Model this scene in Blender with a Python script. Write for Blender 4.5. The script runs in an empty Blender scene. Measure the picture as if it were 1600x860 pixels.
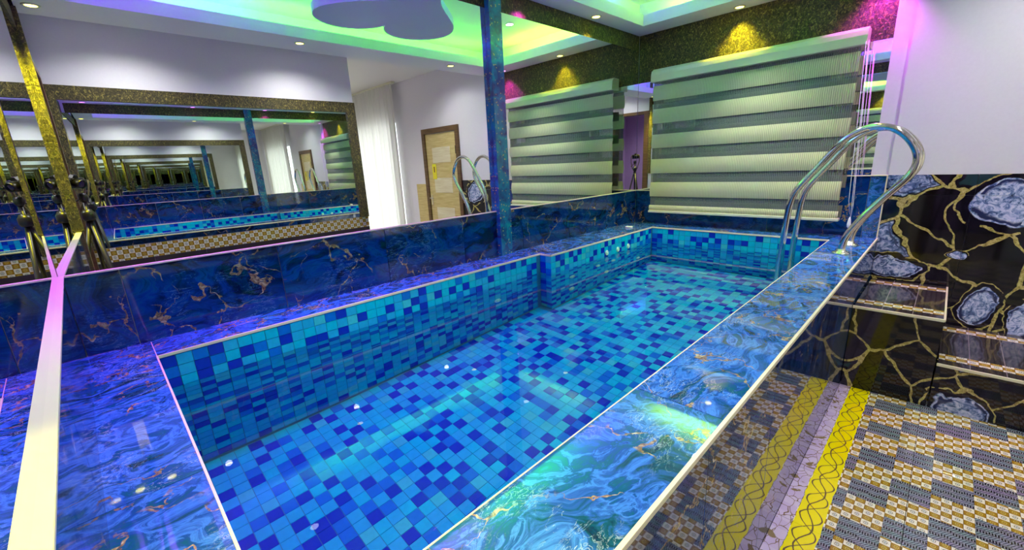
import bpy, bmesh, math, random
from mathutils import Vector, Matrix
S = bpy.context.scene
COL = S.collection
# ------------------------------------------------------------------ camera
CX, CY, CZ = 2.3577, 0.1406, 1.55
yaw, pitch, roll = 0.8022, -0.2579, -0.0495
fwd = Vector((-math.sin(yaw)*math.cos(pitch), math.cos(yaw)*math.cos(pitch), math.sin(pitch)))
rt0 = Vector((math.cos(yaw), math.sin(yaw), 0)); up0 = rt0.cross(fwd)
rt = rt0*math.cos(roll) + up0*math.sin(roll); up = up0*math.cos(roll) - rt0*math.sin(roll)
cd = bpy.data.cameras.new('camera'); cam = bpy.data.objects.new('camera', cd); COL.objects.link(cam)
cam.matrix_world = Matrix(((rt.x, up.x, -fwd.x, CX), (rt.y, up.y, -fwd.y, CY), (rt.z, up.z, -fwd.z, CZ), (0, 0, 0, 1)))
cd.sensor_fit = 'HORIZONTAL'; cd.sensor_width = 36; cd.lens = 36*660.0/1600; cd.clip_start = 0.005; cd.clip_end = 60
S.camera = cam
# ------------------------------------------------------------------ world, view
w = bpy.data.worlds.new('world'); S.world = w; w.use_nodes = True
w.node_tree.nodes['Background'].inputs[0].default_value = (0.6, 0.65, 0.8, 1)
w.node_tree.nodes['Background'].inputs[1].default_value = 0.3
S.view_settings.view_transform = 'Standard'; S.view_settings.look = 'None'
S.view_settings.exposure = 0.4; S.view_settings.gamma = 1.0
try: S.view_settings.use_curve_mapping = False
except Exception: pass
S.cycles.max_bounces = 22; S.cycles.glossy_bounces = 20; S.cycles.transmission_bounces = 12
S.cycles.diffuse_bounces = 5; S.cycles.transparent_max_bounces = 16
S.cycles.use_denoising = True; S.cycles.sample_clamp_indirect = 6.0
# ------------------------------------------------------------------ lamp power table (W)
P_WHITE, P_OUT, P_SPOT, P_LED = 95.0, 50.0, 42.0, 16.0
YEL = (1.0, 0.86, 0.03); MAG = (0.85, 0.05, 1.0); VIO = (.58, .02, 1.0); WHT = (1.0, 0.97, 0.95)
def lamp(loc, power, color, size=1.9, blend=0.6, radius=0.03, parent=None, rot=(0, 0, 0)):
    l = bpy.data.lights.new('lamp', 'SPOT'); l.energy = power; l.color = color
    l.spot_size = size; l.spot_blend = blend; l.shadow_soft_size = radius
    try: l.cycles.is_caustics_light = True
    except Exception: pass
    o = bpy.data.objects.new('lamp', l); COL.objects.link(o); o.location = loc; o.rotation_euler = rot
    if parent: o.parent = parent
    return o
# ------------------------------------------------------------------ main sizes (metres)
ZD, ZC, ZW, LF = 1.2127, 0.873, 0.725, 4.331
XA, YA, XB, YP, XI, XR, YS = 0.232, 0.20, 0.341, 4.068, 1.781, 2.039, 2.504
ZB, ZS, ZT, ZFB, ZD2 = 2.565, 2.70, 2.98, 2.266, 1.338
WR, YE = 3.35, 2.88          # opposite wall plane, where it ends
YW = 4.30                    # face of the thicker far wall beside the pool
YF = 3.482                   # face of the steps
PF = -0.07                   # pool floor
KN = math.radians(1.1676)    # near wall is not quite square to the left wall
# ------------------------------------------------------------------ node helpers
class V:
    def __init__(s, nt, x): s.nt = nt; s.x = x
    def m(s, op, *a):
        n = s.nt.nodes.new('ShaderNodeMath'); n.operation = op
        for i, q in enumerate((s,)+a):
            if isinstance(q, V): s.nt.links.new(q.x, n.inputs[i])
            else: n.inputs[i].default_value = q
        return V(s.nt, n.outputs[0])
    def __add__(s, o): return s.m('ADD', o)
    __radd__ = __add__
    def __sub__(s, o): return s.m('SUBTRACT', o)
    def __mul__(s, o): return s.m('MULTIPLY', o)
    __rmul__ = __mul__
    def __truediv__(s, o): return s.m('DIVIDE', o)
    def lt(s, o): return s.m('LESS_THAN', o)
    def gt(s, o): return s.m('GREATER_THAN', o)
    def floor(s): return s.m('FLOOR')
    def frac(s): return s.m('FRACT')
    def abs(s): return s.m('ABSOLUTE')
    def sin(s): return s.m('SINE')
    def sqrt(s): return s.m('SQRT')
    def mod2(s): return s.m('FLOORED_MODULO', 2.0)
class MT:
    """a material under construction"""
    def __init__(s, name):
        s.m = bpy.data.materials.new(name); s.m.use_nodes = True; s.nt = s.m.node_tree
        s.b = s.nt.nodes['Principled BSDF']; s.out = s.nt.nodes['Material Output']
    def n(s, t, **k):
        n = s.nt.nodes.new(t)
        for a, v in k.items(): setattr(n, a, v)
        return n
    def link(s, a, b): s.nt.links.new(a, b)
    def setp(s, **k):
        for a, v in k.items():
            i = s.b.inputs[a.replace('_', ' ')]
            if isinstance(v, V): s.link(v.x, i)
            elif hasattr(v, 'is_output'): s.link(v, i)
            else: i.default_value = v
    def pos(s, rnd=0.0):
        g = s.n('ShaderNodeNewGeometry'); c = g.outputs['Position']
        if rnd:
            oi = s.n('ShaderNodeObjectInfo'); cmb = s.n('ShaderNodeCombineXYZ')
            r = V(s.nt, oi.outputs['Random'])
            s.link((r*rnd).x, cmb.inputs[0]); s.link(((r*17.3).frac()*rnd).x, cmb.inputs[1]); s.link(((r*41.7).frac()*rnd).x, cmb.inputs[2])
            a = s.n('ShaderNodeVectorMath', operation='ADD'); s.link(c, a.inputs[0]); s.link(cmb.outputs[0], a.inputs[1]); c = a.outputs[0]
        return c
    def xyz(s, c):
        sp = s.n('ShaderNodeSeparateXYZ'); s.link(c, sp.inputs[0]); return [V(s.nt, o) for o in sp.outputs]
    def vec(s, x, y, z=0.0):
        cb = s.n('ShaderNodeCombineXYZ')
        for i, q in enumerate((x, y, z)):
            if isinstance(q, V): s.link(q.x, cb.inputs[i])
            else: cb.inputs[i].default_value = q
        return cb.outputs[0]
    def scale(s, c, k):
        a = s.n('ShaderNodeVectorMath', operation='MULTIPLY'); s.link(c, a.inputs[0]); a.inputs[1].default_value = k if isinstance(k, tuple) else (k, k, k); return a.outputs[0]
    def noise(s, c, sc, det=4, dist=0.0, rough=.5, color=False):
        n = s.n('ShaderNodeTexNoise'); s.link(c, n.inputs['Vector']); n.inputs['Scale'].default_value = sc
        n.inputs['Detail'].default_value = det; n.inputs['Distortion'].default_value = dist; n.inputs['Roughness'].default_value = rough
        return n.outputs['Color'] if color else V(s.nt, n.outputs[0])
    def warp(s, c, sc, amt, det=3):
        nc = s.noise(c, sc, det, color=True)
        a = s.n('ShaderNodeVectorMath', operation='MULTIPLY_ADD'); s.link(nc, a.inputs[0]); a.inputs[1].default_value = (amt,)*3; s.link(c, a.inputs[2]); return a.outputs[0]
    def voro(s, c, sc, feature='F1'):
        n = s.n('ShaderNodeTexVoronoi', feature=feature); s.link(c, n.inputs['Vector']); n.inputs['Scale'].default_value = sc; return n
    def ramp(s, f, stops, interp='LINEAR'):
        n = s.n('ShaderNodeValToRGB'); n.color_ramp.interpolation = interp; e = n.color_ramp.elements
        while len(e) < len(stops): e.new(0.5)
        for q, (p, c) in zip(e, stops): q.position = p; q.color = (*c, 1) if not isinstance(c, (int, float)) else (c, c, c, 1)
        s.link(f.x if isinstance(f, V) else f, n.inputs[0]); return n.outputs[0]
    def mix(s, f, a, b):
        n = s.n('ShaderNodeMix', data_type='RGBA')
        for i, q in ((0, f), (6, a), (7, b)):
            if isinstance(q, V): s.link(q.x, n.inputs[i])
            elif isinstance(q, tuple): n.inputs[i].default_value = (*q, 1)
            elif isinstance(q, float): n.inputs[i].default_value = q
            else: s.link(q, n.inputs[i])
        return n.outputs[2]
    def step(s, f, a, b):
        n = s.n('ShaderNodeMapRange', interpolation_type='SMOOTHSTEP'); s.link(f.x, n.inputs[0])
        n.inputs[1].default_value = a; n.inputs[2].default_value = b; return V(s.nt, n.outputs[0])
    def bump(s, h, strength=.3, dist=.01):
        n = s.n('ShaderNodeBump'); n.inputs['Strength'].default_value = strength; n.inputs['Distance'].default_value = dist
        s.link(h.x if isinstance(h, V) else h, n.inputs['Height']); s.link(n.outputs[0], s.b.inputs['Normal'])
def plain(name, col, rough=.5, metal=0.0, ior=1.5, **k):
    m = MT(name); m.setp(Base_Color=(*col, 1), Roughness=rough, Metallic=metal, IOR=ior)
    for a, v in k.items(): m.setp(**{a: v})
    return m.m
def emis(name, col, st):
    m = MT(name); m.setp(Base_Color=(*col, 1), Emission_Color=(*col, 1), Emission_Strength=st); return m.m
def blue_marble(name, lift, ior=1.7, rough=.06, vs=1.0):
    m = MT(name); c = m.pos(9.0); L = lift
    wc = m.warp(m.warp(m.scale(c, (1.0, .7, 1.2)), 1.5*vs, 1.1, 3), 7*vs, .10, 3)
    base = m.noise(wc, 2.2*vs, 8, 1.2, .66)
    if L > 0: col = m.ramp(base, [(.30, (.002, .010, .05)), (.40, (.004, .07, .12)), (.46, (.02, .10, .42)), (.51, (.05, .22, .70)), (.545, (.01, .07, .30)),
                        (.60, (.004, .10, .16)), (.66, (.02, .12, .50)), (.72, (.003, .02, .09)), (.80, (.05, .25, .55))])
    else: col = m.ramp(base, [(.32, (.001, .004, .025)), (.42, (.001, .014, .07)), (.50, (.002, .03, .20)), (.54, (.003, .055, .20)),
                        (.60, (.001, .022, .10)), (.68, (.001, .007, .035)), (.76, (.002, .035, .09))])
    sw = m.noise(m.warp(m.scale(c, (1.1, .45, 1.7)), 2.0*vs, 1.6, 5), 2.6*vs, 10, 3.0, .66)
    smask = m.step((sw-.5).abs(), .012, .0) * m.step(m.noise(c, 1.9*vs, 3, 1.0), .46, .60)
    col = m.mix(smask*(.35+.45*L), col, (.30+.3*L, .55+.2*L, .80))
    e = V(m.nt, m.voro(m.warp(m.warp(c, 2.2*vs, .8, 4), 12*vs, .07, 3), 1.9*vs, 'DISTANCE_TO_EDGE').outputs['Distance'])
    thick = (m.noise(c, 5.0*vs, 4, 1.0)-(.40-.05*L))*.09
    gm = (thick-e).gt(0.0)*m.step(m.noise(c, 1.5*vs, 3, 1.0), .43-.06*L, .49-.06*L)
    gold = m.ramp(m.noise(c, 38, 5, 1.0, .7), [(.35, (.03, .02, .01)), (.5, (.34, .20, .06)), (.62, (.62, .48, .20)), (.72, (.8, .75, .55))])
    col = m.mix(gm*.8, col, gold)
    m.setp(Base_Color=col, Roughness=rough, IOR=ior); return m.m
AG = (3.1, 5.7, 1.3)
def agate(name, ior=1.55):
    m = MT(name); c = m.pos()
    a0 = m.n('ShaderNodeVectorMath', operation='ADD'); m.link(c, a0.inputs[0]); a0.inputs[1].default_value = AG; c2 = a0.outputs[0]
    wc = m.warp(c2, 2.2, .30, 3); wc = m.warp(wc, 11, .035, 2)
    SC = 3.7
    e = V(m.nt, m.voro(wc, SC, 'DISTANCE_TO_EDGE').outputs['Distance'])
    v = m.voro(wc, SC); d = V(m.nt, v.outputs['Distance'])
    sp = m.n('ShaderNodeSeparateColor'); m.link(v.outputs['Color'], sp.inputs[0]); rnd = V(m.nt, sp.outputs[0]); rnd2 = V(m.nt, sp.outputs[1])
    stone = m.ramp(m.noise(c, 7, 5, 1.0), [(.4, (.002, .002, .004)), (.62, (.006, .006, .012)), (.75, (.02, .014, .03))])
    ag = m.ramp(m.noise(c, 26, 6, 1.2, .65), [(.36, (.01, .02, .06)), (.47, (.08, .14, .30)), (.56, (.30, .36, .60)), (.68, (.60, .62, .80))])
    band = (e*46.0 + m.noise(c, 9, 3)*5.0).sin()
    ag = m.mix(m.step(band, .55, .9)*m.step(e, .22, .10), ag, (.05, .07, .16))
    inside = rnd.gt(.90)*m.step(e, .045, .075)
    col = m.mix(inside, stone, ag)
    col = m.mix(rnd2.gt(.86)*rnd.lt(.74)*m.step(e, .06, .1)*.6, col, (.02, .07, .08))
    th = m.noise(c, 8, 4, .5)*.075
    gold = m.ramp(m.noise(c, 60, 5, .5, .7), [(.34, (.08, .05, .02)), (.45, (.36, .30, .08)), (.6, (.58, .50, .18)), (.72, (.78, .72, .40))])
    col = m.mix((th-e).gt(.008), col, gold)
    # large pale nodules that the slab print shows
    w2 = m.warp(m.warp(c, 4, .20, 3), 16, .035, 3); X, Y, Z = m.xyz(w2)
    dmin = None
    for nx_, ny_, nz_, rx_, rz_ in ((2.66, 4.3, 1.15, .20, .17), (2.64, 4.3, .46, .115, .12), (2.15, 4.3, .66, .16, .09), (2.60, 3.48, .04, .14, .13), (2.86, 4.3, .40, .07, .16), (2.46, 4.3, .80, .06, .045)):
        d_ = (((X-(nx_+.11))/rx_)*((X-(nx_+.11))/rx_) + ((Z-(nz_+.11))/rz_)*((Z-(nz_+.11))/rz_) + ((Y-(ny_+.11))/.5)*((Y-(ny_+.11))/.5)).sqrt()
        dmin = d_ if dmin is None else dmin.m('MINIMUM', d_)
    core = m.ramp(m.noise(c, 24, 7, 1.5, .7), [(.36, (.02, .04, .12)), (.46, (.16, .24, .50)), (.54, (.50, .56, .82)), (.66, (.78, .78, .92))])
    core = m.mix(m.step(dmin, .60, .72)*m.step(dmin, .82, .78)*m.noise(c, 12, 2).gt(.47), core, (.02, .03, .10))
    core = m.mix(m.step(dmin, .84, .88), core, (.004, .004, .01))
    core = m.mix(dmin.gt(1.06)*m.noise(c, 9, 3).gt(.40), core, gold)
    col = m.mix(dmin.lt(1.13), col, core)
    m.setp(Base_Color=col, Roughness=.05, IOR=ior); return m.m
def ovals(m, u, v, cell=.034):
    """brown/white checker with concentric rings; u, v in metres"""
    a = u/cell; b = v/cell
    par = (a.floor()+b.floor()).mod2()
    fx = a.frac()-.5; fy = b.frac()-.5
    r = ((fx*fx*1.5)+(fy*fy*1.0)).sqrt()
    ring = r.gt(.20)*r.lt(.29); rim = r.gt(.40)*r.lt(.44); core = r.lt(.10)
    wcol = m.mix(ring, (.86, .82, .68), (.12, .12, .10)); wcol = m.mix(core, wcol, (.12, .20, .30)); wcol = m.mix(rim, wcol, (.5, .46, .38))
    bcol = m.mix(ring, (.30, .16, .006), (.62, .50, .10)); bcol = m.mix(core, bcol, (.5, .35, .1)); bcol = m.mix(rim, bcol, (.5, .34, .06))
    col = m.mix(par, wcol, bcol)
    ed = fx.abs().gt(.47)
    return m.mix(ed*.7, col, (.12, .09, .05))
def floor_print(name):
    m = MT(name); x, y, z = m.xyz(m.pos())
    u = x-XR; vv = y
    ov = ovals(m, u-.2, vv)
    a = (u-.2)/.068; b = vv/.046
    dash = ((vv*1050.0+u*160.0).sin()).gt(-.1)*((u*620.0-vv*420.0).sin()).gt(-.5)
    tint = m.ramp(m.noise(m.vec(u, vv), 4.5, 2), [(.38, (.34, .52, .52)), (.5, (.40, .50, .62)), (.62, (.52, .40, .66))])  # blue-grey print colours; the purple end paints in reflected magenta light
    g1 = m.mix(dash, (.035, .04, .07), tint)
    bars = m.mix((u*740.0).sin().gt(-.3), (.30, .30, .38), (.008, .008, .016))
    rowf = b.frac(); half = a.frac().lt(.5)
    hb = (rowf.lt(.30)*half).m('MAXIMUM', rowf.gt(.22)*rowf.lt(.52)*a.frac().gt(.5))
    lines = m.mix((vv*1250.0).sin().gt(0.0), (.02, .02, .04), (.30, .30, .38))
    g1 = m.mix(rowf.lt(.52), g1, lines)
    grey = m.mix(hb, g1, bars)
    pc = ((u-.2)/.136).floor(); pr = vv/.31 + (pc*.618).frac()
    pa = (pr.frac()).lt(.56)
    col = m.mix(pa, grey, ov)
    # yellow strip with braided lines
    k = 25.0; u = u+(m.noise(m.vec(u, vv), 14, 2)-.5)*.016
    def strand(ph, amp=.040): return ((u-.112)-((vv*k+ph).sin()*amp)).abs().lt(.0028)
    lines = strand(0.0).m('MAXIMUM', strand(3.14)).m('MAXIMUM', strand(1.7, .022))
    yel = m.mix(lines, (.88, .78, .0), (.14, .09, .03))
    col = m.mix(u.gt(.062)*u.lt(.160), col, yel)
    # lilac strip of petals
    pv = m.warp(m.vec(u, vv*.6), 14, .05, 2)
    e = V(m.nt, m.voro(pv, 26, 'DISTANCE_TO_EDGE').outputs['Distance'])
    cl = m.mix((vv/.06).floor().mod2()*.25, (.58, .46, .74), (.80, .72, .88))
    lil = m.mix(m.step(e, .035, .015), cl, (.20, .12, .06))
    bl = m.mix(m.step(m.noise(m.vec(u, vv), 9, 3, 1.5), .60, .64), lil, (.24, .17, .08))
    col = m.mix(u.lt(.060), col, bl)
    m.setp(Base_Color=col, Roughness=.12, IOR=1.5); return m.m
def tread_print(name):
    m = MT(name); x, y, z = m.xyz(m.pos())
    f = (y-YF)/(YW-YF)
    ov = ovals(m, x-XR, y*1.0, .046)
    rib = m.mix((y*420.0).sin().gt(0.2)*(x*260.0).sin().gt(-.7), (.022, .018, .02), (.09, .075, .07))
    col = m.mix((f.gt(.10)*f.lt(.22)).m('MAXIMUM', f.gt(.80)*f.lt(.92)), rib, ov)
    lined = m.mix(((x-XR)/.14).frac().lt(.03)*.5, col, (.35, .3, .33))
    m.setp(Base_Color=lined, Roughness=.07, IOR=1.7); return m.m
def turf(name):
    m = MT(name); c = m.pos()
    n = m.noise(m.scale(c, (1, 1, .7)), 60, 5, 1.2, .65); n2 = m.noise(c, 6, 2)
    m.setp(Base_Color=m.ramp(n, [(.38, (.012, .009, .002)), (.55, (.075, .06, .010)), (.68, (.34, .28, .06))]), Roughness=.55, IOR=1.5)  # olive covering; the bright gold top also paints highlights onto the relief
    m.bump(n, 1.0, .012); return m.m
def wood(name, c1, c2):
    m = MT(name); n = m.noise(m.scale(m.pos(), (2.0, 2.0, 22.0)), 2.0, 5, .6)
    m.setp(Base_Color=m.ramp(n, [(.35, c1), (.65, c2)]), Roughness=.35); return m.m
def paint(name, col, rough=.55):
    m = MT(name); n = m.noise(m.pos(), 60, 3)
    m.setp(Base_Color=m.ramp(n, [(.3, tuple(q*.97 for q in col)), (.7, col)]), Roughness=rough); m.bump(n, .05, .002); return m.m
def pilaster_mat():
    m = MT('blue_flecked_tile'); c = m.pos()
    base = m.ramp(m.noise(m.warp(c, 5, .5), 7, 5, 1.0), [(.35, (.02, .04, .16)), (.55, (.01, .15, .30)), (.7, (.01, .24, .32))])
    v = m.voro(m.warp(c, 20, .06), 62); sp = m.n('ShaderNodeSeparateColor'); m.link(v.outputs['Color'], sp.inputs[0])
    fl = V(m.nt, v.outputs['Distance']).lt(.30)*V(m.nt, sp.outputs[0]).gt(.74)
    m.setp(Base_Color=m.mix(fl, base, (.62, .52, .12)), Roughness=.12, IOR=1.6); return m.m
def cloth(name, col, trans=.35, stripes=0.0):
    m = MT(name); m.setp(Base_Color=(*col, 1), Roughness=.8)
    if stripes:
        x, y, z = m.xyz(m.pos())
        m.setp(Base_Color=m.mix(((x*stripes).sin()).gt(-.2), tuple(q*.58 for q in col), col))
    t = m.n('ShaderNodeBsdfTranslucent'); t.inputs[0].default_value = (*col, 1)
    mx = m.n('ShaderNodeMixShader'); mx.inputs[0].default_value = trans
    m.link(m.b.outputs[0], mx.inputs[1]); m.link(t.outputs[0], mx.inputs[2]); m.link(mx.outputs[0], m.out.inputs[0]); return m.m
def sheer_mat():
    m = MT('sheer_mesh'); m.setp(Base_Color=(.17, .20, .17, 1), Roughness=.7)
    t = m.n('ShaderNodeBsdfTransparent'); mx = m.n('ShaderNodeMixShader'); x, y, z = m.xyz(m.pos())
    m.link((((x*465.0).sin()).gt(0.1)*.35+.6).x, mx.inputs[0]); m.link(t.outputs[0], mx.inputs[1]); m.link(m.b.outputs[0], mx.inputs[2]); m.link(mx.outputs[0], m.out.inputs[0]); return m.m
def water_mat():
    m = MT('pool_water'); m.nt.nodes.remove(m.b)
    g = m.n('ShaderNodeBsdfGlass'); g.inputs['IOR'].default_value = 1.333; g.inputs['Roughness'].default_value = 0.0; g.inputs['Color'].default_value = (.93, .99, 1, 1)
    m.link(g.outputs[0], m.out.inputs[0]); return m.m
def pool_tile(name, col):
    m = MT(name); n = m.noise(m.pos(3.0), 60, 3); oi = m.n('ShaderNodeObjectInfo')
    m.setp(Base_Color=m.ramp(n, [(.3, tuple(q*.88 for q in col)), (.7, col)]), Roughness=.18, IOR=1.5); return m.m
M = dict(
 dado=blue_marble('deep_blue_marble', 0.0, 1.65, .05, 1.3), coping=blue_marble('bright_blue_marble', .8, 1.8, .03, 1.7), riser=blue_marble('polished_blue_marble', 0.0, 1.9, .03),
 agate=agate('black_agate_marble'), floor=floor_print('patterned_floor_tile'), tread=tread_print('patterned_tread_tile'),
 turf=turf('olive_textured_covering'), white=paint('white_paint', (.74, .72, .78)), ceil=paint('ceiling_paint', (.80, .80, .80)),
 trim=plain('cream_edge_trim', (.80, .76, .52), .3), steel=plain('polished_steel', (.80, .79, .74), .10, 1.0),
 mirror=plain('mirror_glass', (.90, .935, .91), 0.0, 1.0), grout=plain('pool_grout', (.02, .22, .35), .6), dgrout=plain('dark_grout', (.02, .02, .05), .6),
 pil=pilaster_mat(), black=plain('black_plastic', (.01, .01, .012), .35), dark=plain('dark_lens', (.02, .01, .05), .05),
 strap=plain('strap_fabric', (.16, .12, .05), .7), leaf=wood('pale_oak', (.52, .40, .14), (.66, .54, .24)), leaf2=wood('light_oak_panel', (.66, .58, .36), (.76, .70, .5)),
 brown=wood('brown_wood', (.09, .05, .02), (.15, .085, .035)), yellow=plain('yellow_notice', (.85, .75, .02), .4), ink=plain('sign_ink', (.25, .12, .02), .5),
 fab=cloth('cream_blind_fabric', (.76, .76, .46), .15, 465.0), back=cloth('grey_blind_fabric', (.22, .23, .18), .15), sheer=sheer_mat(),
 rail=plain('blind_rail', (.66, .66, .50), .3), cream=plain('cream_headrail', (.62, .62, .42), .35), curtain=cloth('white_curtain', (.80, .79, .74), .45), cord=plain('white_cord', (.85, .83, .9), .4),
 glass=plain('window_glass', (.02, .03, .04), .03, 0, 1.5), water=water_mat(), opp=None, green=emis('green_led', (.10, 1.0, .10), 1), soap=plain('white_soap', (.85, .8, .82), .4),
 jet=plain('pale_jet_plastic', (.55, .95, .70), .25), purple=paint('lilac_wallpaper', (.42, .28, .55)), bulbw=emis('white_bulb', WHT, 30), bulby=emis('yellow_bulb', (1, .88, .16), 5), bulbm=emis('magenta_bulb', (.95, .25, 1), 4),
 heart=paint('heart_paint', (.55, .62, .74)), t0=pool_tile('navy_tile', (.002, .025, .50)), t1=pool_tile('royal_tile', (.0, .17, .68)), t2=pool_tile('sky_tile', (.01, .46, .76)), t3=pool_tile('aqua_tile', (.0, .56, .76)), t4=pool_tile('teal_tile', (.04, .58, .66)),
)
def _opp():
    m = MT('patterned_dado_tile'); x, y, z = m.xyz(m.pos()); col = ovals(m, y, z, .045); m.setp(Base_Color=m.mix(z.lt(.79), col, (.05, .04, .05)), Roughness=.15); return m.m
M['opp'] = _opp()
# ------------------------------------------------------------------ object helpers
def tag(o, label=None, cat=None, group=None, kind=None):
    if label: o['label'] = label
    if cat: o['category'] = cat
    if group: o['group'] = group
    if kind: o['kind'] = kind
    return o
def empty(name, loc=(0, 0, 0), rz=0.0):
    o = bpy.data.objects.new(name, None); COL.objects.link(o); o.location = loc; o.rotation_euler = (0, 0, rz); o.empty_display_size = .1; return o
def mob(name, me, parent=None, loc=(0, 0, 0)):
    o = bpy.data.objects.new(name, me); COL.objects.link(o); o.location = loc
    if parent: o.parent = parent
    return o
class B:
    """collects geometry in one mesh; coordinates local to the object"""
    def __init__(s): s.bm = bmesh.new(); s.mi = 0
    def box(s, a, b, mi=0):
        vs = [s.bm.verts.new((x, y, z)) for x in (a[0], b[0]) for y in (a[1], b[1]) for z in (a[2], b[2])]
        for f in ((0, 1, 3, 2), (4, 6, 7, 5), (0, 4, 5, 1), (2, 3, 7, 6), (0, 2, 6, 4), (1, 5, 7, 3)):
            q = s.bm.faces.new([vs[i] for i in f]); q.material_index = mi
        return s
    def bev(s, w=.003, seg=2):
        bmesh.ops.bevel(s.bm, geom=s.bm.edges[:], offset=w, segments=seg, affect='EDGES', profile=.5); return s
    def prism(s, pts, z0, z1, mi=0):
        lo = [s.bm.verts.new((p[0], p[1], z0)) for p in pts]; hi = [s.bm.verts.new((p[0], p[1], z1)) for p in pts]
        s.bm.faces.new(lo[::-1]).material_index = mi; s.bm.faces.new(hi).material_index = mi
        for i in range(len(pts)):
            j = (i+1) % len(pts); s.bm.faces.new((lo[i], lo[j], hi[j], hi[i])).material_index = mi
        return s
    def tube(s, pts, r, n=14, cap=True, rads=None):
        pts = [Vector(p) for p in pts]; rings = []
        ref = Vector((0, 0, 1)); t0 = (pts[1]-pts[0]).normalized()
        if abs(t0.dot(ref)) > .95: ref = Vector((0, 1, 0))
        nrm = (ref - t0*ref.dot(t0)).normalized()
        for i, p in enumerate(pts):
            t = ((pts[min(i+1, len(pts)-1)]-pts[max(i-1, 0)])).normalized()
            nrm = (nrm - t*nrm.dot(t)).normalized(); bn = t.cross(nrm); rr = rads[i] if rads else r
            rings.append([s.bm.verts.new(p+(nrm*math.cos(2*math.pi*k/n)+bn*math.sin(2*math.pi*k/n))*rr) for k in range(n)])
        for a, b in zip(rings, rings[1:]):
            for k in range(n): s.bm.faces.new((a[k], a[(k+1) % n], b[(k+1) % n], b[k])).smooth = True
        if cap: s.bm.faces.new(rings[0][::-1]); s.bm.faces.new(rings[-1])
        return s
    def lathe(s, prof, n=24, c=(0, 0, 0), axis='z'):
        rings = []
        for r, h in prof:
            ring = []
            for k in range(n):
                a = 2*math.pi*k/n; p = (r*math.cos(a), r*math.sin(a), h)
                if axis == 'x': p = (h, p[0], p[1])
                if axis == 'y': p = (p[0], h, p[1])
                ring.append(s.bm.verts.new((c[0]+p[0], c[1]+p[1], c[2]+p[2])))
            rings.append(ring)
        for a, b in zip(rings, rings[1:]):
            for k in range(n): s.bm.faces.new((a[k], a[(k+1) % n], b[(k+1) % n], b[k])).smooth = True
        s.bm.faces.new(rings[0][::-1]); s.bm.faces.new(rings[-1]); return s
    def mesh(s, name, mats):
        bmesh.ops.recalc_face_normals(s.bm, faces=s.bm.faces[:])
        me = bpy.data.meshes.new(name); s.bm.to_mesh(me); s.bm.free()
        for m in (mats if isinstance(mats, list) else [mats]): me.materials.append(M[m])
        return me
    def obj(s, name, mats, parent=None, loc=(0, 0, 0)): return mob(name, s.mesh(name, mats), parent, loc)
def struct(name, b, mats, label=None): return tag(b.obj(name, mats), label, None, None, 'structure')
def bx(name, a, b, mat, parent=None, bevel=0.0):
    """box given by world corners, origin at its low corner centre, parent assumed at world origin"""
    c = ((a[0]+b[0])/2, (a[1]+b[1])/2, min(a[2], b[2])); q = B().box(tuple(a[i]-c[i] for i in range(3)), tuple(b[i]-c[i] for i in range(3)))
    if bevel: q.bev(bevel)
    o = q.obj(name, mat, None, c)
    if parent:
        o.parent = parent; o.matrix_parent_inverse = Matrix.Translation(-Vector(parent.location))
    return o
def slabs(parent, name, mat, axis, plane, t, u0, u1, z0, z1, size, zsize=None, gap=.0015, start=None, sgn=1):
    """row of separate slabs on a wall face. axis 'y': wall in plane x=plane; axis 'x': wall in plane y=plane"""
    zsize = zsize or (z1-z0); us = [u0]; k = start if start is not None else u0+size
    while k < u1-.02:
        if k > u0+.02: us.append(k)
        k += size
    us.append(u1); zz = z0
    while zz < z1-.01:
        ze = min(zz+zsize, z1)
        for a, b in zip(us, us[1:]):
            if axis == 'y': bx(name, (plane, a+gap, zz+gap), (plane+sgn*t, b-gap, ze-gap), mat, parent, .0008)
            else: bx(name, (a+gap, plane, zz+gap), (b-gap, plane+sgn*t, ze-gap), mat, parent, .0008)
        zz = ze
# ------------------------------------------------------------------ ROOM SHELL
XE = 7.0
fl = struct('floor', B().box((XR-.013, 0.0, -.2), (XE+.15, LF+.15, -.012)).box((1.1, -2.6, -.2), (XE+.15, 0, -.012)), 'dgrout')
ft = .4
random.seed(3)
for i in range(12):
    for j in range(11):
        x0 = XR+i*ft; y0 = .0+j*ft; x1 = min(x0+ft, XE); y1 = min(y0+ft, LF)
        if y0 > LF-.05 or x0 > XE-.05: continue
        bx('floor_tile', (x0+.001, y0+.001, -.012), (x1-.001, y1-.001, 0), 'floor', fl, .0006)
for i in range(6):
    for j in range(5):
        bx('floor_tile', (1.2+i*.5+.001, -2.5+j*.5+.001, -.012), (1.2+(i+1)*.5-.001, -2.5+(j+1)*.5-.001, 0), 'floor', fl, .0006)
struct('ceiling', B().box((-.15, -2.6, ZT), (XE+.15, LF+.15, ZT+.1)), 'ceil')
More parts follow.
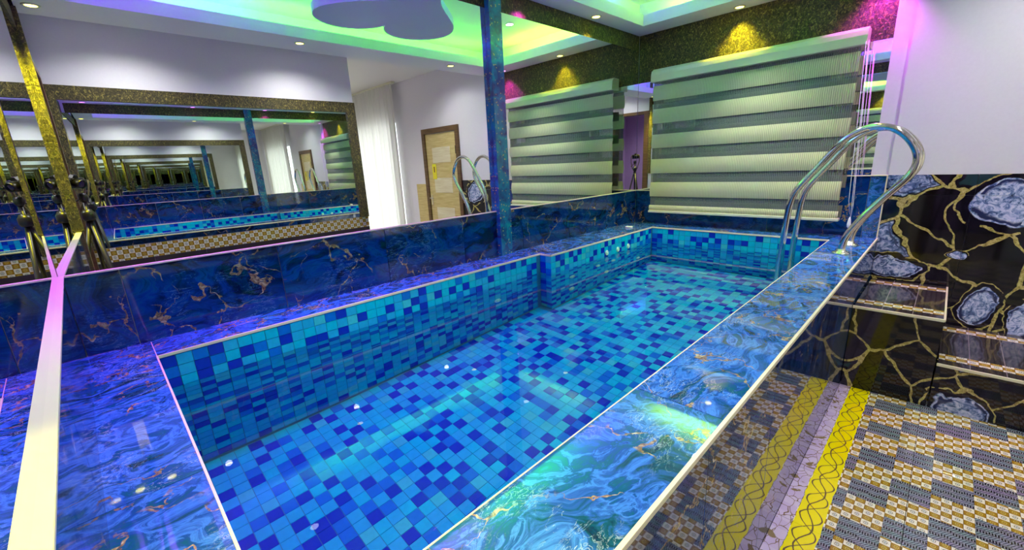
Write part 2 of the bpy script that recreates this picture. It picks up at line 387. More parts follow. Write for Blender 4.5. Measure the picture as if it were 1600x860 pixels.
# dropped soffit ring round the tray above the pool (slab, front lip and outer cheek)
TX0, TX1, TY0, TY1, SX, SL = .19, 1.82, .30, 4.05, 2.25, 2.79
for nm, a, b in (('ceiling_soffit_left', (0, 0.06, ZS), (TX0, LF, SL)), ('ceiling_soffit_right', (TX1, 0.06, ZS), (SX, LF, SL)),
                 ('ceiling_soffit_near', (TX0, .06, ZS), (TX1, TY0, SL)), ('ceiling_soffit_far', (TX0, TY1, ZS), (TX1, LF, SL)),
                 ('ceiling_soffit_cheek', (SX-.03, .06, SL), (SX, LF, ZT))):
    struct(nm, B().box(a, b), 'ceil')
wl = struct('wall_left', B().box((-.15, -.15, -.1), (-.012, LF+.15, ZT)), 'white')
slabs(wl, 'marble_slab', 'dado', 'y', -.012, .012, 0.0, LF, ZC-.02, ZD-.008, .6, start=.166)
bx('textured_band', (-.012, 0.03, ZB), (.0, LF-.002, ZS-.0005), 'turf', wl)
wf = struct('wall_far', B().box((-.15, LF+.012, -.1), (XR+.0, LF+.16, ZT)), 'white')
slabs(wf, 'marble_slab', 'dado', 'x', LF+.012, .012, 0.0, .62, ZC-.02, ZD-.008, .6, sgn=-1)
slabs(wf, 'marble_slab', 'dado', 'x', LF+.012, .012, .62, 1.938, ZC-.02, ZD2-.008, .66, sgn=-1)
slabs(wf, 'marble_slab', 'coping', 'x', LF+.012, .012, 1.938, XR, ZC-.02, ZD2-.008, .6, sgn=-1)
bx('textured_band', (.002, LF+.012, ZFB), (1.938, LF-.0, ZS-.0005), 'turf', wf)
bx('plaster_strip', (1.938, LF+.012, ZD2), (XR, LF-.001, ZT), 'white', wf)
ws = struct('wall_far_right', B().box((XR, YW+.012, 0), (2.95, LF+.16, ZT)).box((3.93, YW+.012, 0), (XE+.15, LF+.16, ZT)).box((2.95, YW+.012, 2.16), (3.93, LF+.16, ZT)), 'white')
slabs(ws, 'agate_slab', 'agate', 'x', YW+.012, .013, XR, 2.95, 0.0, ZD2, .6, .6, gap=.0007, start=XR+.45, sgn=-1)
bx('edge_trim', (XR-.007, YW-.004, ZC), (XR+.001, LF, ZD2), 'trim', ws)
slabs(ws, 'dado_panel', 'leaf', 'x', YW+.012, .012, 3.93, 4.25, 0.0, 1.28, .6, sgn=-1)
OPP = []
_all0 = set(bpy.data.objects)
wr = struct('wall_right', B().box((WR+.012, -.20, 0), (WR+.14, YE, ZT)), 'white')
slabs(wr, 'patterned_tile', 'opp', 'y', WR+.012, .012, .05, YE, 0.0, .93, .45, .45, gap=.0007, sgn=-1)
OPP.append(wr)
# near wall: slightly skewed; local frame with x along the wall
wn = empty('wall_near', (0, 0, 0), KN); tag(wn, None, None, None, 'structure')
DX0, DX1 = 2.26, 2.92
def nbx(name, a, b, mat, parent=wn, bevel=0.0):
    c = ((a[0]+b[0])/2, (a[1]+b[1])/2, min(a[2], b[2])); q = B().box(tuple(a[i]-c[i] for i in range(3)), tuple(b[i]-c[i] for i in range(3)))
    if bevel: q.bev(bevel)
    return q.obj(name, mat, parent, c)
nbx('wall_body', (-.15, -.16, -.1), (2.15, -.02, ZT), 'white')
nbx('wall_body', (2.98, -.16, 0), (WR, -.02, ZT), 'white')
nbx('wall_body', (2.15, -.16, 2.46), (2.98, -.02, ZT), 'white')
for a, b in ((0, .6), (.6, 1.2), (1.2, 1.8), (1.8, 2.03)): nbx('marble_slab', (a+.001, -.02, ZC-.02), (b-.001, 0, ZD-.008), 'dado', bevel=.0008)
nbx('textured_band', (0, -.02, ZB), (2.10, .0, ZS-.0005), 'turf')
dn = empty('door_2', (0, 0, 0), KN); tag(dn, 'brown framed doorway behind the photographer, seen in the mirrors', None, None, 'structure')
for nm, a, b in (('jamb', (2.15, -.17, 0), (DX0, .012, 2.46)), ('jamb', (DX1, -.17, 0), (2.98, .012, 2.46)), ('lintel', (DX0, -.17, 2.40), (DX1, .012, 2.46))): nbx(nm, a, b, 'brown', dn, .003)
# end walls of the side area and the lilac room behind the doorway
struct('wall_end', B().box((XE, -.15, 0), (XE+.15, LF+.16, ZT)), 'white')
struct('wall_side', B().box((WR+.14, .6, 0), (XE, .75, ZT)), 'white')
struct('wall_back', B().box((1.1, -2.6, 0), (4.3, -2.5, ZT)), 'purple')
struct('wall_back_left', B().box((1.1, -2.5, 0), (1.2, -.2, ZT)), 'purple')
struct('wall_back_right', B().box((4.2, -2.5, 0), (4.3, -.2, ZT)), 'purple')
# ------------------------------------------------------------------ POOL BASIN
bas = struct('pool_floor', B().box((XA-.02, YA-.02, PF-.06), (XI+.02, YP+.02, PF-.004)), 'grout', 'sunken pool floor of small square blue and aqua tiles')
pwl = struct('pool_wall_left', B().box((0, 0, PF-.06), (XA-.004, LF, ZC-.012)).box((XA-.004, YS+.004, PF-.06), (XB-.004, LF, ZC-.012)), 'grout', 'left pool wall of small blue mosaic tiles stepping inward halfway')
pwf = struct('pool_wall_far', B().box((XB-.004, YP+.004, PF-.06), (XI+.02, LF, ZC-.012)), 'grout', 'far pool wall of small blue mosaic tiles under the blind')
pwr = struct('pool_wall_right', B().box((XI+.004, 0, PF-.06), (XR-.014, LF, ZC-.012)), 'grout')
pwn = struct('pool_wall_near', B().box((XA, 0.045, PF-.06), (XI+.004, YA-.004, ZC-.012)), 'grout')
TP, TH, G, TT = .0552, .048, .0012, .004
cols = ['t0', 't1', 't2', 't3', 't4']; wts = [.19, .24, .25, .24, .08]
tmesh = {}
def tile_mesh(shape, ci):
    k = (shape, ci)
    if k not in tmesh:
        a, b = TP-2*G, TH-2*G
        if shape == 'f': q = B().box((-a/2, -a/2, 0), (a/2, a/2, TT))
        elif shape == 'yz': q = B().box((0, -a/2, -b/2), (TT, a/2, b/2))
        else: q = B().box((-a/2, -TT, -b/2), (a/2, 0, b/2))
        tmesh[k] = q.mesh('tile', cols[ci])
    return tmesh[k]
def tiles(parent, shape, pts, near):
    """pts: tile centres; the 300 nearest to the lens as objects, the rest joined"""
    rnd = random.Random(len(pts)*7+ord(shape[0]))
    grid = {}; out = []
    for p in sorted(pts):
        k = tuple(round(c/TP*1.0) if i < 2 else round(c/TH) for i, c in enumerate(p))
        if shape == 'f': nb = [(k[0]-1, k[1], k[2]), (k[0], k[1]-1, k[2])]
        elif shape in ('yz', 'zy'): nb = [(k[0], k[1]-1, k[2]), (k[0], k[1], k[2]-1)]
        else: nb = [(k[0]-1, k[1], k[2]), (k[0], k[1], k[2]-1)]
        near_ = [grid.get(q) for q in nb]
        wt = list(wts)
        if 0 in near_: wt[0] = .035; wt[2] = .45; wt[3] = .45
        else: wt[0] = .36
        if 1 in near_: wt[1] = .08
        c = rnd.choices(range(5), wt)[0]; grid[k] = c; out.append((p, c))
    pts = out
    C0 = Vector((CX, CY, CZ)); pts.sort(key=lambda q: (Vector(q[0])-C0).length)
    ind = pts[:near]; rest = pts[near:]
    for p, ci in ind: mob('tile', tile_mesh(shape, ci), parent, p)
    if rest:
        q = B(); a, b = TP-2*G, TH-2*G
        for p, ci in rest:
            if shape == 'f': q.box((p[0]-a/2, p[1]-a/2, p[2]), (p[0]+a/2, p[1]+a/2, p[2]+TT), ci)
            elif shape == 'yz': q.box((p[0], p[1]-a/2, p[2]-b/2), (p[0]+TT, p[1]+a/2, p[2]+b/2), ci)
            elif shape == 'zy': q.box((p[0]-TT, p[1]-a/2, p[2]-b/2), (p[0], p[1]+a/2, p[2]+b/2), ci)
            elif shape == 'yn': q.box((p[0]-a/2, p[1], p[2]-b/2), (p[0]+a/2, p[1]+TT, p[2]+b/2), ci)
            else: q.box((p[0]-a/2, p[1]-TT, p[2]-b/2), (p[0]+a/2, p[1], p[2]+b/2), ci)
        tag(q.obj('tiles', cols, parent), kind='stuff')
ZR = [ZC-.014-TH*(k+.5) for k in range(19)]
nx = int((XI-XA)/TP); ny = int((YP-YA)/TP)
def in_pool(x, y): return not (x < XB+TP*.4 and y > YS-TP*.4)
tiles(bas, 'f', [(XI-TP*(i+.5), YA+TP*(j+.5), PF-.004) for i in range(nx+1) for j in range(ny+1) if XI-TP*(i+.5) > XA and YA+TP*(j+.5) < YP+.01 and in_pool(XI-TP*(i+.5), YA+TP*(j+.5))], 300)
tiles(pwl, 'yz', [(XA-.004, YA+TP*(j+.5), z) for j in range(int((YS-YA)/TP)) for z in ZR] + [(XB-.004, YS+TP*(j+.5), z) for j in range(int((YP-YS)/TP)+1) if YS+TP*(j+.5) < YP for z in ZR], 300)
q = B()
rr = random.Random(8)
for z in ZR:
    for x0, x1 in ((XA, XA+.054), (XA+.056, XB)): q.box((x0, YS, z-TH/2+G), (x1-.001, YS+.004, z+TH/2-G), rr.choices(range(5), wts)[0])
tag(q.obj('return_tiles', cols, pwl), kind='stuff')
tiles(pwf, 'xz', [(XB+TP*(i+.5), YP+.004, z) for i in range(int((XI-XB)/TP)+1) for z in ZR], 300)
tiles(pwr, 'zy', [(XI+.004, YA+TP*(j+.5), z) for j in range(ny) for z in ZR], 0)
tiles(pwn, 'yn', [(XA+TP*(i+.5), YA-.004, z) for i in range(nx) for z in ZR], 0)
# thin pale ledge line part way down the left and far walls
struct('trim_1', B().box((XA, YA, .40), (XA+.003, YS, .403)).box((XB, YS, .31), (XB+.003, YP, .313)).box((XB, YP-.003, .31), (XI, YP, .313)), 't4')
# water sheet
q = B(); bmw = q.bm
vs = [bmw.verts.new((x, y, 0)) for x, y in ((XA-.001, YA-.001), (XI+.001, YA-.001), (XI+.001, YP+.001), (XB-.001, YP+.001), (XB-.001, YS), (XA-.001, YS))]
bmw.faces.new(vs).smooth = True
me = bpy.data.meshes.new('pool_water'); bmw.to_mesh(me); bmw.free(); me.materials.append(M['water'])
wat = tag(mob('pool_water', me, None, (0, 0, ZW)), 'clear still pool water filling the blue tiled basin', 'water')
wat.cycles.is_caustics_caster = True
# coping slabs with cream edge trims
cop = empty('pool_coping', (0, 0, 0)); tag(cop, None, None, None, 'structure')
CT = .012
def cslab(x0, y0, x1, y1): bx('coping_slab', (x0+.0012, y0+.0012, ZC-CT), (x1-.0012, y1-.0012, ZC), 'coping', cop, .0008)
cslab(0.0, YA, XA, 1.2); cslab(0, 1.2, XA, YS); cslab(0, YS, XB, 3.3); cslab(0, 3.3, XB, YP); cslab(0, YP, XB, LF)
cslab(XB, YP, 1.1, LF); cslab(1.1, YP, XI, LF)
for a, b in ((YA, 1.2), (1.2, 2.4), (2.4, 3.0), (3.0, YP), (YP, LF)): cslab(XI, a, XR-.004, b)
def nearslab(x0, x1):
    k = math.tan(KN); B().prism([(x0+.001, x0*k+.0), (x1-.001, x1*k), (x1-.001, YA-.001), (x0+.001, YA-.001)], ZC-CT, ZC).obj('coping_slab', 'coping', cop)
nearslab(0, .6); nearslab(.6, 1.2); nearslab(1.2, XR-.004)
def trimbar(a, b, parent, w=.006, h=.012, name='edge_trim', z=ZC):
    x0, x1 = sorted((a[0], b[0])); y0, y1 = sorted((a[1], b[1]))
    bx(name, (x0-w/2, y0-w/2, z-h), (x1+w/2, y1+w/2, z+.0012), 'trim', parent, .001)
trimbar((XA, YA), (XA, YS), cop); trimbar((XA, YS), (XB, YS), cop); trimbar((XB, YS), (XB, YP), cop); trimbar((XB, YP), (XI, YP), cop)
trimbar((XI, YA), (XI, YP), cop, .004); trimbar((XA, YA), (XI, YA), cop); trimbar((XR, .06), (XR, LF-.03), cop, .010, .014)
trimbar((.015, YA), (XA-.004, YA), cop, .003)
# polished riser of the pool surround facing the floor
ri = struct('pool_riser', B().box((XR-.013, .05, 0), (XR-.010, YW, ZC-.014)), 'dgrout')
slabs(ri, 'marble_slab', 'riser', 'y', XR-.010, .010, .05, YW, 0.0, ZC-.014, .6, start=.5)
# cream ledges along the dado tops
tr = empty('trim_2', (0, 0, 0)); tag(tr, None, None, None, 'structure')
bx('edge_trim', (-.012, 0.0, ZD-.008), (.010, LF, ZD), 'trim', tr, .0015)
bx('edge_trim', (0.0, LF-.010, ZD-.008), (.62, LF+.012, ZD), 'trim', tr, .0015)
bx('edge_trim', (.62, LF-.010, ZD2-.008), (XR, LF+.012, ZD2), 'trim', tr, .0015)
nbx('edge_trim', (0, -.02, ZD-.008), (2.10, .008, ZD), 'trim', tr, .0015).rotation_euler = (0, 0, 0)
tr.children[-1].parent = wn
# ------------------------------------------------------------------ MIRRORS
def mirror(name, a, b, label, extra=None):
    c = ((a[0]+b[0])/2, (a[1]+b[1])/2, a[2]); e = empty(name, c); tag(e, label, 'mirror')
    B().box(tuple(a[i]-c[i] for i in range(3)), tuple(b[i]-c[i] for i in range(3))).obj('glass', 'mirror', e); return e
PY0, PY1 = 2.285, 2.40
mirror('wall_mirror', (-.008, -.007, ZD), (0, PY0, ZB), 'large wall mirror left of the flecked blue column above the pool')
mirror('wall_mirror', (-.008, PY1, ZD), (0, LF-.002, ZB), 'wall mirror between the flecked blue column and the far corner')
mirror('wall_mirror', (.002, LF-.0, ZD), (.60, LF+.008, ZFB), 'narrow wall mirror at the left side of the striped blind')
mirror('wall_mirror', (1.60, LF-.0, ZD2), (1.938, LF+.008, ZFB), 'narrow wall mirror at the right side of the striped blind')
e = empty('wall_mirror', (0, 0, ZD), KN); tag(e, 'wall mirror on the near wall at the left edge, above the cream ledge', 'mirror')
B().box((.0005, -.018, 0), (2.095, -.008, ZB-ZD)).obj('glass', 'mirror', e)
B().box((2.10, -.018, 0), (2.145, .025, ZT-ZD)).bev(.003).obj('frame', 'turf', e)
e = mirror('wall_mirror', (WR, .12, 1.0), (WR+.008, 2.77, 2.30), 'huge wall mirror framed in olive textured covering, opposite the pool')
def fr(a, b): bx('frame', a, b, 'turf', e)
fr((WR-.03, .06, 2.30), (WR+.011, 2.88, 2.42)); fr((WR-.03, 2.77, .93), (WR+.011, 2.88, 2.30)); fr((WR-.03, .06, .93), (WR+.011, .12, 2.30)); bx('glass', (WR, .12, .935), (WR+.008, 2.77, 1.0), 'mirror', e)
OPP.append(e)
for o in OPP:      # the opposite wall stands a little out of square
    pv = Vector((WR, 1.45, 0)); Rm = Matrix.Translation(pv) @ Matrix.Rotation(math.radians(1.1), 4, 'Z') @ Matrix.Translation(-pv)
    bpy.context.view_layer.update(); o.matrix_world = Rm @ o.matrix_world
# flecked blue column
pl = empty('column', (.022, (PY0+PY1)/2, ZC)); tag(pl, 'slim blue column with gold flecks standing on the left coping between mirrors', 'column')
B().box((-.022, -.0575, 0), (.022, .0575, ZT-ZC-.001)).bev(.002).obj('shaft', 'pil', pl)
# ------------------------------------------------------------------ BLIND AND WINDOW
wd = empty('window_1', (0, 0, 0)); tag(wd, None, None, None, 'structure')
bx('window_frame', (.60, LF+.0, 1.10), (1.60, LF+.011, 1.16), 'black', wd); bx('window_frame', (.60, LF+.0, ZFB-.06), (1.60, LF+.011, ZFB), 'black', wd)
bx('window_frame', (.60, LF, 1.16), (.65, LF+.011, ZFB-.06), 'black', wd); bx('window_frame', (1.55, LF, 1.16), (1.60, LF+.011, ZFB-.06), 'black', wd); bx('window_frame', (1.08, LF, 1.16), (1.12, LF+.011, ZFB-.06), 'black', wd)
bx('pane', (.65, LF+.004, 1.16), (1.08, LF+.008, ZFB-.06), 'glass', wd); bx('pane', (1.12, LF+.004, 1.16), (1.55, LF+.008, ZFB-.06), 'glass', wd)
BX0, BX1, BY = .222, 1.805, 4.225
bl = empty('window_blind', ((BX0+BX1)/2, BY, 1.0)); tag(bl, 'cream striped double-layer blind hanging on the far wall over the pool', 'blind')
def local(o): return (o[0]-bl.location.x, o[1]-bl.location.y, o[2]-bl.location.z)
B().prism([(0, 0), (.075, 0), (.075, .115), (.02, .115), (0, .085)], 0, BX1-BX0+.02).bev(.003)
q = B(); L = BX1-BX0+.02
pr = [(-.045, 0), (.085, 0), (.085, .115), (0.0, .118), (-.035, .095), (-.045, .06)]
a0 = [q.bm.verts.new((-L/2, y, z)) for y, z in pr]; a1 = [q.bm.verts.new((L/2, y, z)) for y, z in pr]
q.bm.faces.new(a0); q.bm.faces.new(a1[::-1])
for i in range(6): q.bm.faces.new((a0[i], a0[(i+1) % 6], a1[(i+1) % 6], a1[i]))
q.bev(.003).obj('headrail', 'cream', bl, local(((BX0+BX1)/2, BY, 2.232)))
def band(name, mat, z0, z1, x0, x1, y, bulge=.012, rip=.0020, parent=bl):
    q = B(); nxx = int((x1-x0)/.0034); nz = 5; grid = []
    for i in range(nxx+1):
        x = x0+(x1-x0)*i/nxx; rowv = []
        for k in range(nz+1):
            t = k/nz; yy = y-bulge*math.sin(math.pi*t)*.8-bulge*.4*(1-t)+rip*math.sin(x*2*math.pi/.01351)
            rowv.append(q.bm.verts.new(local((x, yy, z0+(z1-z0)*t))))
        grid.append(rowv)
    for i in range(nxx):
        for k in range(nz): q.bm.faces.new((grid[i][k], grid[i+1][k], grid[i+1][k+1], grid[i][k+1])).smooth = True
    o = q.obj(name, mat, parent); return o
edges = [(2.20, 2.067), (1.992, 1.859), (1.757, 1.629), (1.524, 1.386), (1.299, 1.158)]
for a, b in edges: band('fabric_band', 'fab', b, a, BX0, BX1-.02, BY)
tops = [2.232]+[b for a, b in edges]; bots = [a for a, b in edges]+[1.072]
for t, b in zip(tops, bots):
    band('sheer_band', 'sheer', b, t, BX0+.004, BX1-.024, BY+.002, .0, .0005)
    if t < 2.2: band('back_band', 'back', b-.05, b+.042, BX0+.035, BX1+.0, BY+.045, .004, .0008)
band('hem', 'fab', 1.018, 1.072, BX0-.004, BX1-.015, BY, .010)
bx('bottom_rail', (BX0-.006, BY-.022, .996), (BX1-.006, BY+.05, 1.018), 'rail', bl, .004)
for k, (dx, zb) in enumerate(((.0, 1.06), (.022, 1.02), (.030, 1.02))):
    B().tube([local((BX1+.006+dx*.6, BY-.05, 2.25)), local((BX1+.045+dx, BY-.05, zb+.1)), local((BX1+.062+dx*.3, BY-.05, zb))], .0016, 6).obj('cord', 'cord', bl)
B().lathe([(.003, 0), (.011, .01), (.013, .03), (.008, .07), (.003, .085)], 12, local((BX1+.067, BY-.05, .955))).obj('cord_weight', 'cord', bl)
# ------------------------------------------------------------------ LADDER
LY0, LY1 = 3.59, 3.93
lad = empty('pool_ladder', (1.75, (LY0+LY1)/2, PF)); tag(lad, 'polished steel pool ladder with two looping handrails at the far right', 'ladder')
raw = [(1.578, .06), (1.578, .35), (1.578, .72), (1.588, .99), (1.598, 1.17), (1.622, 1.27), (1.680, 1.355), (1.744, 1.441), (1.808, 1.535), (1.864, 1.605), (1.935, 1.650), (2.006, 1.664), (2.090, 1.645), (2.16, 1.58), (2.205, 1.50), (2.212, 1.43), (2.186, 1.362), (2.134, 1.295), (2.066, 1.205), (1.988, 1.087), (1.94, .996), (1.925, .93), (1.923, ZC)]
def smooth(p, it=3):
    for _ in range(it):
        r = [p[0]]
        for a, b in zip(p, p[1:]): r += [tuple(a[i]*.75+b[i]*.25 for i in range(len(a))), tuple(a[i]*.25+b[i]*.75 for i in range(len(a)))]
        p = r+[p[-1]]
    return p
sm = smooth(raw, 2)
for y in (LY0, LY1):
    r = B().tube([(x-1.75, y-lad.location.y, z-PF) for x, z in sm], .0205, 18).obj('rail', 'steel', lad)
    B().lathe([(.052, 0), (.052, .004), (.044, .010), (.026, .016), (.024, .030)], 28, (1.923-1.75, y-lad.location.y, ZC-PF)).obj('flange', 'steel', lad)
    fo = [o for o in lad.children if o.name.startswith('flange')][-1]
    for q_ in range(4):
        B().lathe([(.006, .0), (.006, .010), (.003, .012)], 8, (1.923-1.75+.043*math.cos(q_*1.571+.78), y-lad.location.y+.043*math.sin(q_*1.571+.78), ZC-PF)).obj('screw', 'steel', fo)
for z in (.12, .38, .62):
    B().box((-.225, LY0-lad.location.y+.01, z-PF), (-.120, LY1-lad.location.y-.01, z-PF+.022)).bev(.004).obj('rung', 'steel', lad)
# ------------------------------------------------------------------ STEPS
def step(x0, x1, z, label):
    e = empty('step', ((x0+x1)/2, (YF+YW)/2, 0)); tag(e, label, 'step')
    bx('body', (x0+.001, YF+.004, 0), (x1-.001, YW-.003, z-.014), 'agate', e)
    bx('tread', (x0+.006, YF+.004, z-.014), (x1-.006, YW-.003, z), 'tread', e, .001)
    bx('edge_trim', (x0, YF-.004, z-.016), (x1, YF+.006, z+.001), 'trim', e, .0015)
    bx('edge_trim', (x1-.006, YF+.006, z-.016), (x1+.004, YW-.002, z+.001), 'trim', e, .0015)
step(XR+.002, 2.46, .563, 'upper black agate step with patterned tread beside the pool riser')
step(2.466, 2.876, .292, 'lower black agate step with patterned tread at the right edge')
# ------------------------------------------------------------------ JETS
def jet(x, y, z, r, label):
    e = empty('pool_jet', (x, y, z)); tag(e, label, 'jet', 'round jets in the left pool wall')
    B().lathe([(r, 0), (r, .004), (r*.82, .009), (r*.7, .009), (r*.62, .004)], 24, (0, 0, 0), 'x').obj('ring', 'jet', e)
    B().lathe([(r*.5, .003), (r*.3, .010), (r*.1, .012)], 16, (0, 0, 0), 'x').obj('nozzle', 'jet', e)
jx = XB+.0005
for x, y, z, r, l in ((XA+.0005, 2.04, .40, .032, 'round pool jet on the near stretch, left of the wall step'),
    (jx, 2.76, .46, .034, 'first round jet right of the wall step, upper row'), (jx, 2.75, .17, .034, 'first round jet right of the wall step, lower row'),
    (jx, 3.12, .50, .032, 'second round jet right of the wall step, upper row'), (jx, 3.25, .22, .034, 'second round jet right of the wall step, lower row'),
    (jx, 3.36, .49, .032, 'third round jet right of the wall step, upper row'), (jx, 3.80, .24, .032, 'round jet nearest the far pool corner, lower row'),
    (jx, 3.255, .755, .023, 'small round fitting at the waterline, nearest of three'), (jx, 3.432, .755, .023, 'small round fitting at the waterline, middle of three'),
    (jx, 3.61, .755, .023, 'small round fitting at the waterline, farthest of three')): jet(x, y, z, r, l)
sp = tag(bx('soap_bar', (.135, 3.90, ZC), (.20, 3.94, ZC+.014), 'soap', None, .004), 'small white bar lying on the far left coping', 'soap')
# ------------------------------------------------------------------ HEART, LED COVE, LAMPS
hp = []
for k in range(64):
    t = 2*math.pi*k/64; hx = 16*math.sin(t)**3; hy = 13*math.cos(t)-5*math.cos(2*t)-2*math.cos(3*t)-math.cos(4*t)
    hp.append((1.06+hy*.0385, 2.27+hx*.0385))
he = empty('heart_ceiling_panel', (0, 0, ZS)); tag(he, 'large pale blue heart-shaped panel hung from the lit ceiling tray', 'ceiling panel')
B().prism(hp, .05, .115).bev(.002, 1).obj('panel', 'heart', he)
hc = [(1.06+(p[0]-1.06)*.72, 2.27+(p[1]-2.27)*.72) for p in hp]
B().prism(hc, .115, ZT-ZS-.001).obj('core', 'heart', he)
def led(a, b, col, label, power):
    m = MT('led_'+label.split()[0]); m.setp(Base_Color=(*col, 1), Emission_Color=(*col, 1), Emission_Strength=power)
    M['_led'] = m.m; o = bx('led_strip', a, b, '_led'); tag(o, label, 'led strip')
GRN = (.10, 1.0, .06); BLU = (.10, .07, 1.0); TEA = (.05, .7, .75); LIM = (.38, 1.0, .06)
led((1.96, .40, SL), (2.0, 1.08, SL+.012), BLU, 'blue led strip in the right cove near the near corner', P_LED*4.2)
led((1.96, 1.12, SL), (2.0, 4.0, SL+.012), GRN, 'green led strip along the right cove of the ceiling tray', P_LED*3.4)
led((.35, 4.17, SL), (1.75, 4.21, SL+.012), LIM, 'lime led strip in the far cove above the blind', P_LED*3.4)
led((.05, 3.1, SL), (.09, 3.75, SL+.012), BLU, 'blue led strip in the left cove near the far corner', P_LED*2.4)
led((.05, 1.9, SL), (.09, 3.05, SL+.012), (.05, 1., .35), 'teal led strip in the middle of the left cove', P_LED*1.6)
led((.05, .4, SL), (.09, 1.85, SL+.012), (.3, .05, 1.0), 'violet led strip in the left cove near the near corner', P_LED*1.6)
led((.35, .14, SL), (1.75, .18, SL+.012), (.3, .05, 1.0), 'violet led strip in the near cove of the ceiling tray', P_LED*1.8)
def downlight(x, y, z, kind, label, r=.035, power=None, size=None):
    e = empty('downlight', (x, y, z)); tag(e, label, 'ceiling light')
    B().lathe([(r*1.35, 0), (r*1.35, -.004), (r*1.1, -.007), (r, -.004)], 24).obj('ring', 'rail', e)
    B().lathe([(r*.9, -.0045), (r*.6, -.006), (r*.1, -.0065)], 20).obj('lens', {'w': 'bulbw', 'y': 'bulby', 'm': 'bulbm', 'v': 'bulbm'}[kind], e)
    c = {'w': WHT, 'y': YEL, 'm': MAG, 'v': VIO}[kind]
    lamp((0, 0, -.02), power or {'w': P_WHITE, 'y': P_SPOT, 'm': P_SPOT, 'v': P_SPOT}[kind], c, size or {'w': 2.5, 'y': 1.5, 'm': 1.7, 'v': 1.5}[kind], .8, r*.8, e)
downlight(1.20, .955, ZT, 'w', 'white downlight in the tray between heart and near wall', .04, None, 1.25)
downlight(1.17, 3.70, ZT, 'w', 'white downlight in the tray between heart and blind', .04, None, 1.25)
for y, w_ in ((.62, 'nearest the doorway wall'), (2.10, 'in the middle of the side ceiling'), (3.59, 'nearest the oak door')):
    downlight(2.80, y, ZT, 'w', 'white downlight outside the tray, '+w_, .04, P_OUT)
downlight(.085, 3.46, ZS, 'y', 'yellow spotlight in the left soffit near the far corner')
downlight(.94, 4.25, ZS, 'y', 'yellow spotlight in the far soffit above the blind')
downlight(2.03, .14, ZS, 'y', 'yellow spotlight in the right soffit over the near mirror edge', power=210, size=.78)
downlight(1.98, 1.80, ZS, 'y', 'yellow spotlight in the right soffit halfway along', power=12)
downlight(1.98, 3.50, ZS, 'y', 'yellow spotlight in the right soffit near the steps', power=12)
downlight(1.86, 4.24, ZS, 'm', 'magenta spotlight in the far right soffit corner beside the white wall')
downlight(.085, 2.62, ZS, 'm', 'magenta spotlight in the left soffit beside the flecked column')
downlight(.10, 1.55, ZS, 'v', 'violet spotlight in the left soffit over the big mirror', power=75)
downlight(.16, .24, ZS, 'v', 'violet spotlight in the left soffit at the near corner', power=105)
for x, w_ in ((4.3, 'nearer the pool'), (5.6, 'farther from the pool')):  # added lamps, kept out of view, to brighten the side area
    downlight(x, 1.9, ZT, 'w', 'added white downlight, out of view, brightening the side area, '+w_, .04, 75, 2.6)
# lamp of the lilac room
downlight(2.6, -1.4, ZT, 'w', 'white downlight in the lilac room behind the doorway', .04, 110)
# ------------------------------------------------------------------ SIDE AREA: oak door, curtain
d = empty('door_1', (3.44, YW, 0)); tag(d, 'closed pale oak door with brown frame and yellow notice', None, None, 'structure')
for nm, a, b in (('jamb', (2.95, YW-.02, 0), (3.03, LF, 2.16)), ('jamb', (3.85, YW-.02, 0), (3.93, LF, 2.16)), ('lintel', (3.03, YW-.02, 2.08), (3.85, LF, 2.16))): bx(nm, a, b, 'brown', d, .003)
leafo = bx('leaf', (3.035, YW+.0, .005), (3.845, YW+.035, 2.075), 'leaf', d, .002)
for z0, z1 in ((1.62, 1.86), (1.14, 1.38), (.66, .90), (.18, .42)):
    o = bx('inset_panel', (3.20, YW-.004, z0), (3.68, YW+.001, z1), 'leaf2', d, .001)
bx('notice', (3.60, YW-.007, 1.36), (3.71, YW-.004, 1.60), 'yellow', d)
bx('notice_mark', (3.64, YW-.009, 1.47), (3.67, YW-.007, 1.56), 'ink', d)
bx('hinge', (3.022, YW-.024, 1.74), (3.036, YW-.002, 1.86), 'black', d)
bx('handle_plate', (3.775, YW-.010, .93), (3.815, YW+.001, 1.10), 'steel', d, .002)
B().tube([(3.795-3.44, -.005, 1.05), (3.795-3.44, -.05, 1.05), (3.69-3.44, -.05, 1.05)], .008, 10).obj('handle', 'steel', d)
wd2 = empty('window_2', (0, 0, 0)); tag(wd2, None, None, None, 'structure')
M['day'] = emis('daylight_glass', (.92, .95, 1.0), 1.7)
bx('pane', (4.75, YW+.004, .15), (6.75, YW+.010, 2.35), 'day', wd2)
cu = empty('curtain', (5.5, YW-.13, 0)); tag(cu, 'long white pleated curtain on the far wall beyond the oak door', 'curtain')
q = B(); n = 420; top = []; bot = []
for i in range(n+1):
    x = -1.0+2.4*i/n; ph = x*2*math.pi/.135; y = .030*math.sin(ph)+.012*math.sin(ph*.37+1)
    top.append(q.bm.verts.new((x, y, ZT-.03))); bot.append(q.bm.verts.new((x+.01*math.sin(ph*.5), y*1.25, .02)))
for i in range(n): q.bm.faces.new((bot[i], bot[i+1], top[i+1], top[i])).smooth = True
q.obj('fabric', 'curtain', cu)
B().box((-1.05, -.03, ZT-.03), (1.45, .03, ZT-.001)).obj('track', 'rail', cu)
# wardrobe at the end wall (seen deep in the mirrors)
wb = empty('wardrobe', (6.7, 2.4, 0)); tag(wb, 'golden oak wardrobe against the far end wall of the side area', 'wardrobe')
bx('body', (6.45, 1.6, 0), (6.99, 3.2, 2.2), 'leaf', wb, .004)
for a, b in ((1.62, 2.39), (2.41, 3.18)):
    dd = bx('door', (6.43, a, .06), (6.452, b, 2.16), 'leaf2', wb, .003)
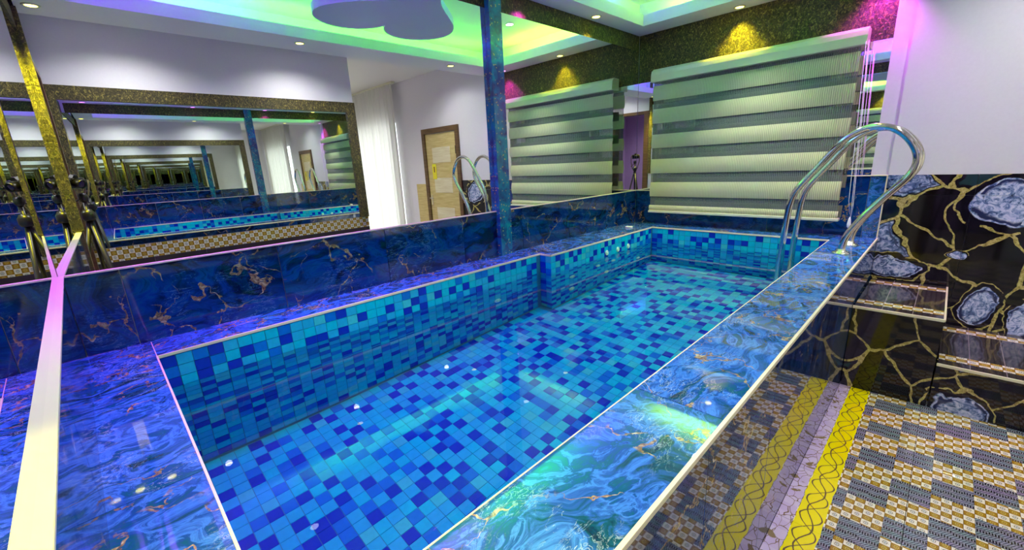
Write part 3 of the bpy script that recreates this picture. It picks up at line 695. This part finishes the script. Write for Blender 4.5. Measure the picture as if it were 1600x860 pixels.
# things in the lilac room
sh = empty('shelf_unit', (3.2, -2.35, 0)); tag(sh, 'tall lilac shelf unit with a pale box in the room behind the doorway', 'shelf')
for z in (.4, .8, 1.2, 1.6): bx('shelf', (2.6, -2.49, z), (3.3, -2.2, z+.03), 'purple', sh)
bx('side', (2.58, -2.49, 0), (2.6, -2.2, 1.7), 'brown', sh); bx('side', (3.3, -2.49, 0), (3.32, -2.2, 1.7), 'brown', sh)
tag(bx('box', (2.8, -2.42, 1.231), (3.0, -2.25, 1.36), 'soap', None, .004), 'pale box on the lilac shelf unit behind the doorway', 'box')
# ------------------------------------------------------------------ TRIPOD AND CAMERA
tp = empty('tripod', (CX+.05, CY-.03, 0)); tag(tp, 'black tripod with spread legs standing in the doorway, seen in the mirrors', 'tripod')
ap = (0, 0, 1.30)
for ang in (25, 150, 262):
    a = math.radians(ang); rr_ = .30 if ang != 150 else .22
    e1 = (rr_*math.cos(a), rr_*math.sin(a), .01)
    if e1[0] + tp.location.x < XR+.04: e1 = (XR+.05-tp.location.x, e1[1], .01)
    mid = tuple(ap[i]*.5+e1[i]*.5 for i in range(3))
    lg = B().tube([ap, mid, e1], .013, 10, rads=[.016, .013, .010]).obj('leg', 'black', tp)
    B().lathe([(.017, 0), (.017, .03), (.012, .036)], 12, (e1[0], e1[1], 0)).obj('foot', 'black', lg)
B().tube([(0, 0, .85), (0, 0, 1.44)], .014, 12).obj('centre_column', 'black', tp)
B().lathe([(.03, 1.27), (.042, 1.29), (.042, 1.33), (.025, 1.36)], 18).obj('collar', 'black', tp)
B().lathe([(.018, 1.42), (.03, 1.44), (.032, 1.465), (.02, 1.485)], 18).obj('ball_head', 'black', tp)
B().tube([(.0, .0, 1.455), (.06, -.06, 1.42), (.15, -.10, 1.36)], .007, 8).obj('pan_handle', 'black', tp)
back = -fwd
ce = empty('photo_camera', (CX, CY, CZ)); tag(ce, 'black camera on the tripod, lens toward the pool, seen in the mirrors', 'camera')
ce.rotation_euler = Matrix(((rt.x, up.x, back.x), (rt.y, up.y, back.y), (rt.z, up.z, back.z))).to_euler()
B().box((-.068, -.047, .066), (.068, .036, .105)).bev(.010, 3).obj('body', 'black', ce)
B().prism([(-.024, .036), (.024, .036), (.015, .058), (-.015, .058)], .070, .100).obj('viewfinder_hump', 'black', ce)
B().lathe([(.030, .066), (.031, .040), (.034, .030), (.034, .014), (.031, .012), (.030, .020)], 28).obj('lens', 'black', ce)
lens_o = ce.children[-1] if False else [o for o in ce.children if o.name.startswith('lens')][0]
B().lathe([(.0295, .021), (.02, .018), (.002, .0165)], 24).obj('lens_glass', 'dark', lens_o)
B().box((-.072, -.045, .058), (-.040, .028, .078)).bev(.008, 3).obj('grip', 'black', ce)
for s in (-1, 1):
    B().tube([(s*.07, .03, .085), (s*.09, -.02, .09), (s*.085, -.12, .085), (s*.06, -.22, .09), (s*.05, -.27, .085)], .008, 8).obj('strap', 'strap', ce)
# caustic receivers: everything below the water line
for o in [q_ for q_ in bpy.data.objects if q_.type == 'MESH' and (q_.name.startswith(('trim_1', 'ring', 'nozzle', 'rail', 'rung')))]+list(bas.children)+list(pwl.children)+list(pwf.children)+list(pwr.children)+list(pwn.children)+[bas, pwl, pwf, pwr, pwn]:
    try: o.cycles.is_caustics_receiver = True
    except Exception: pass
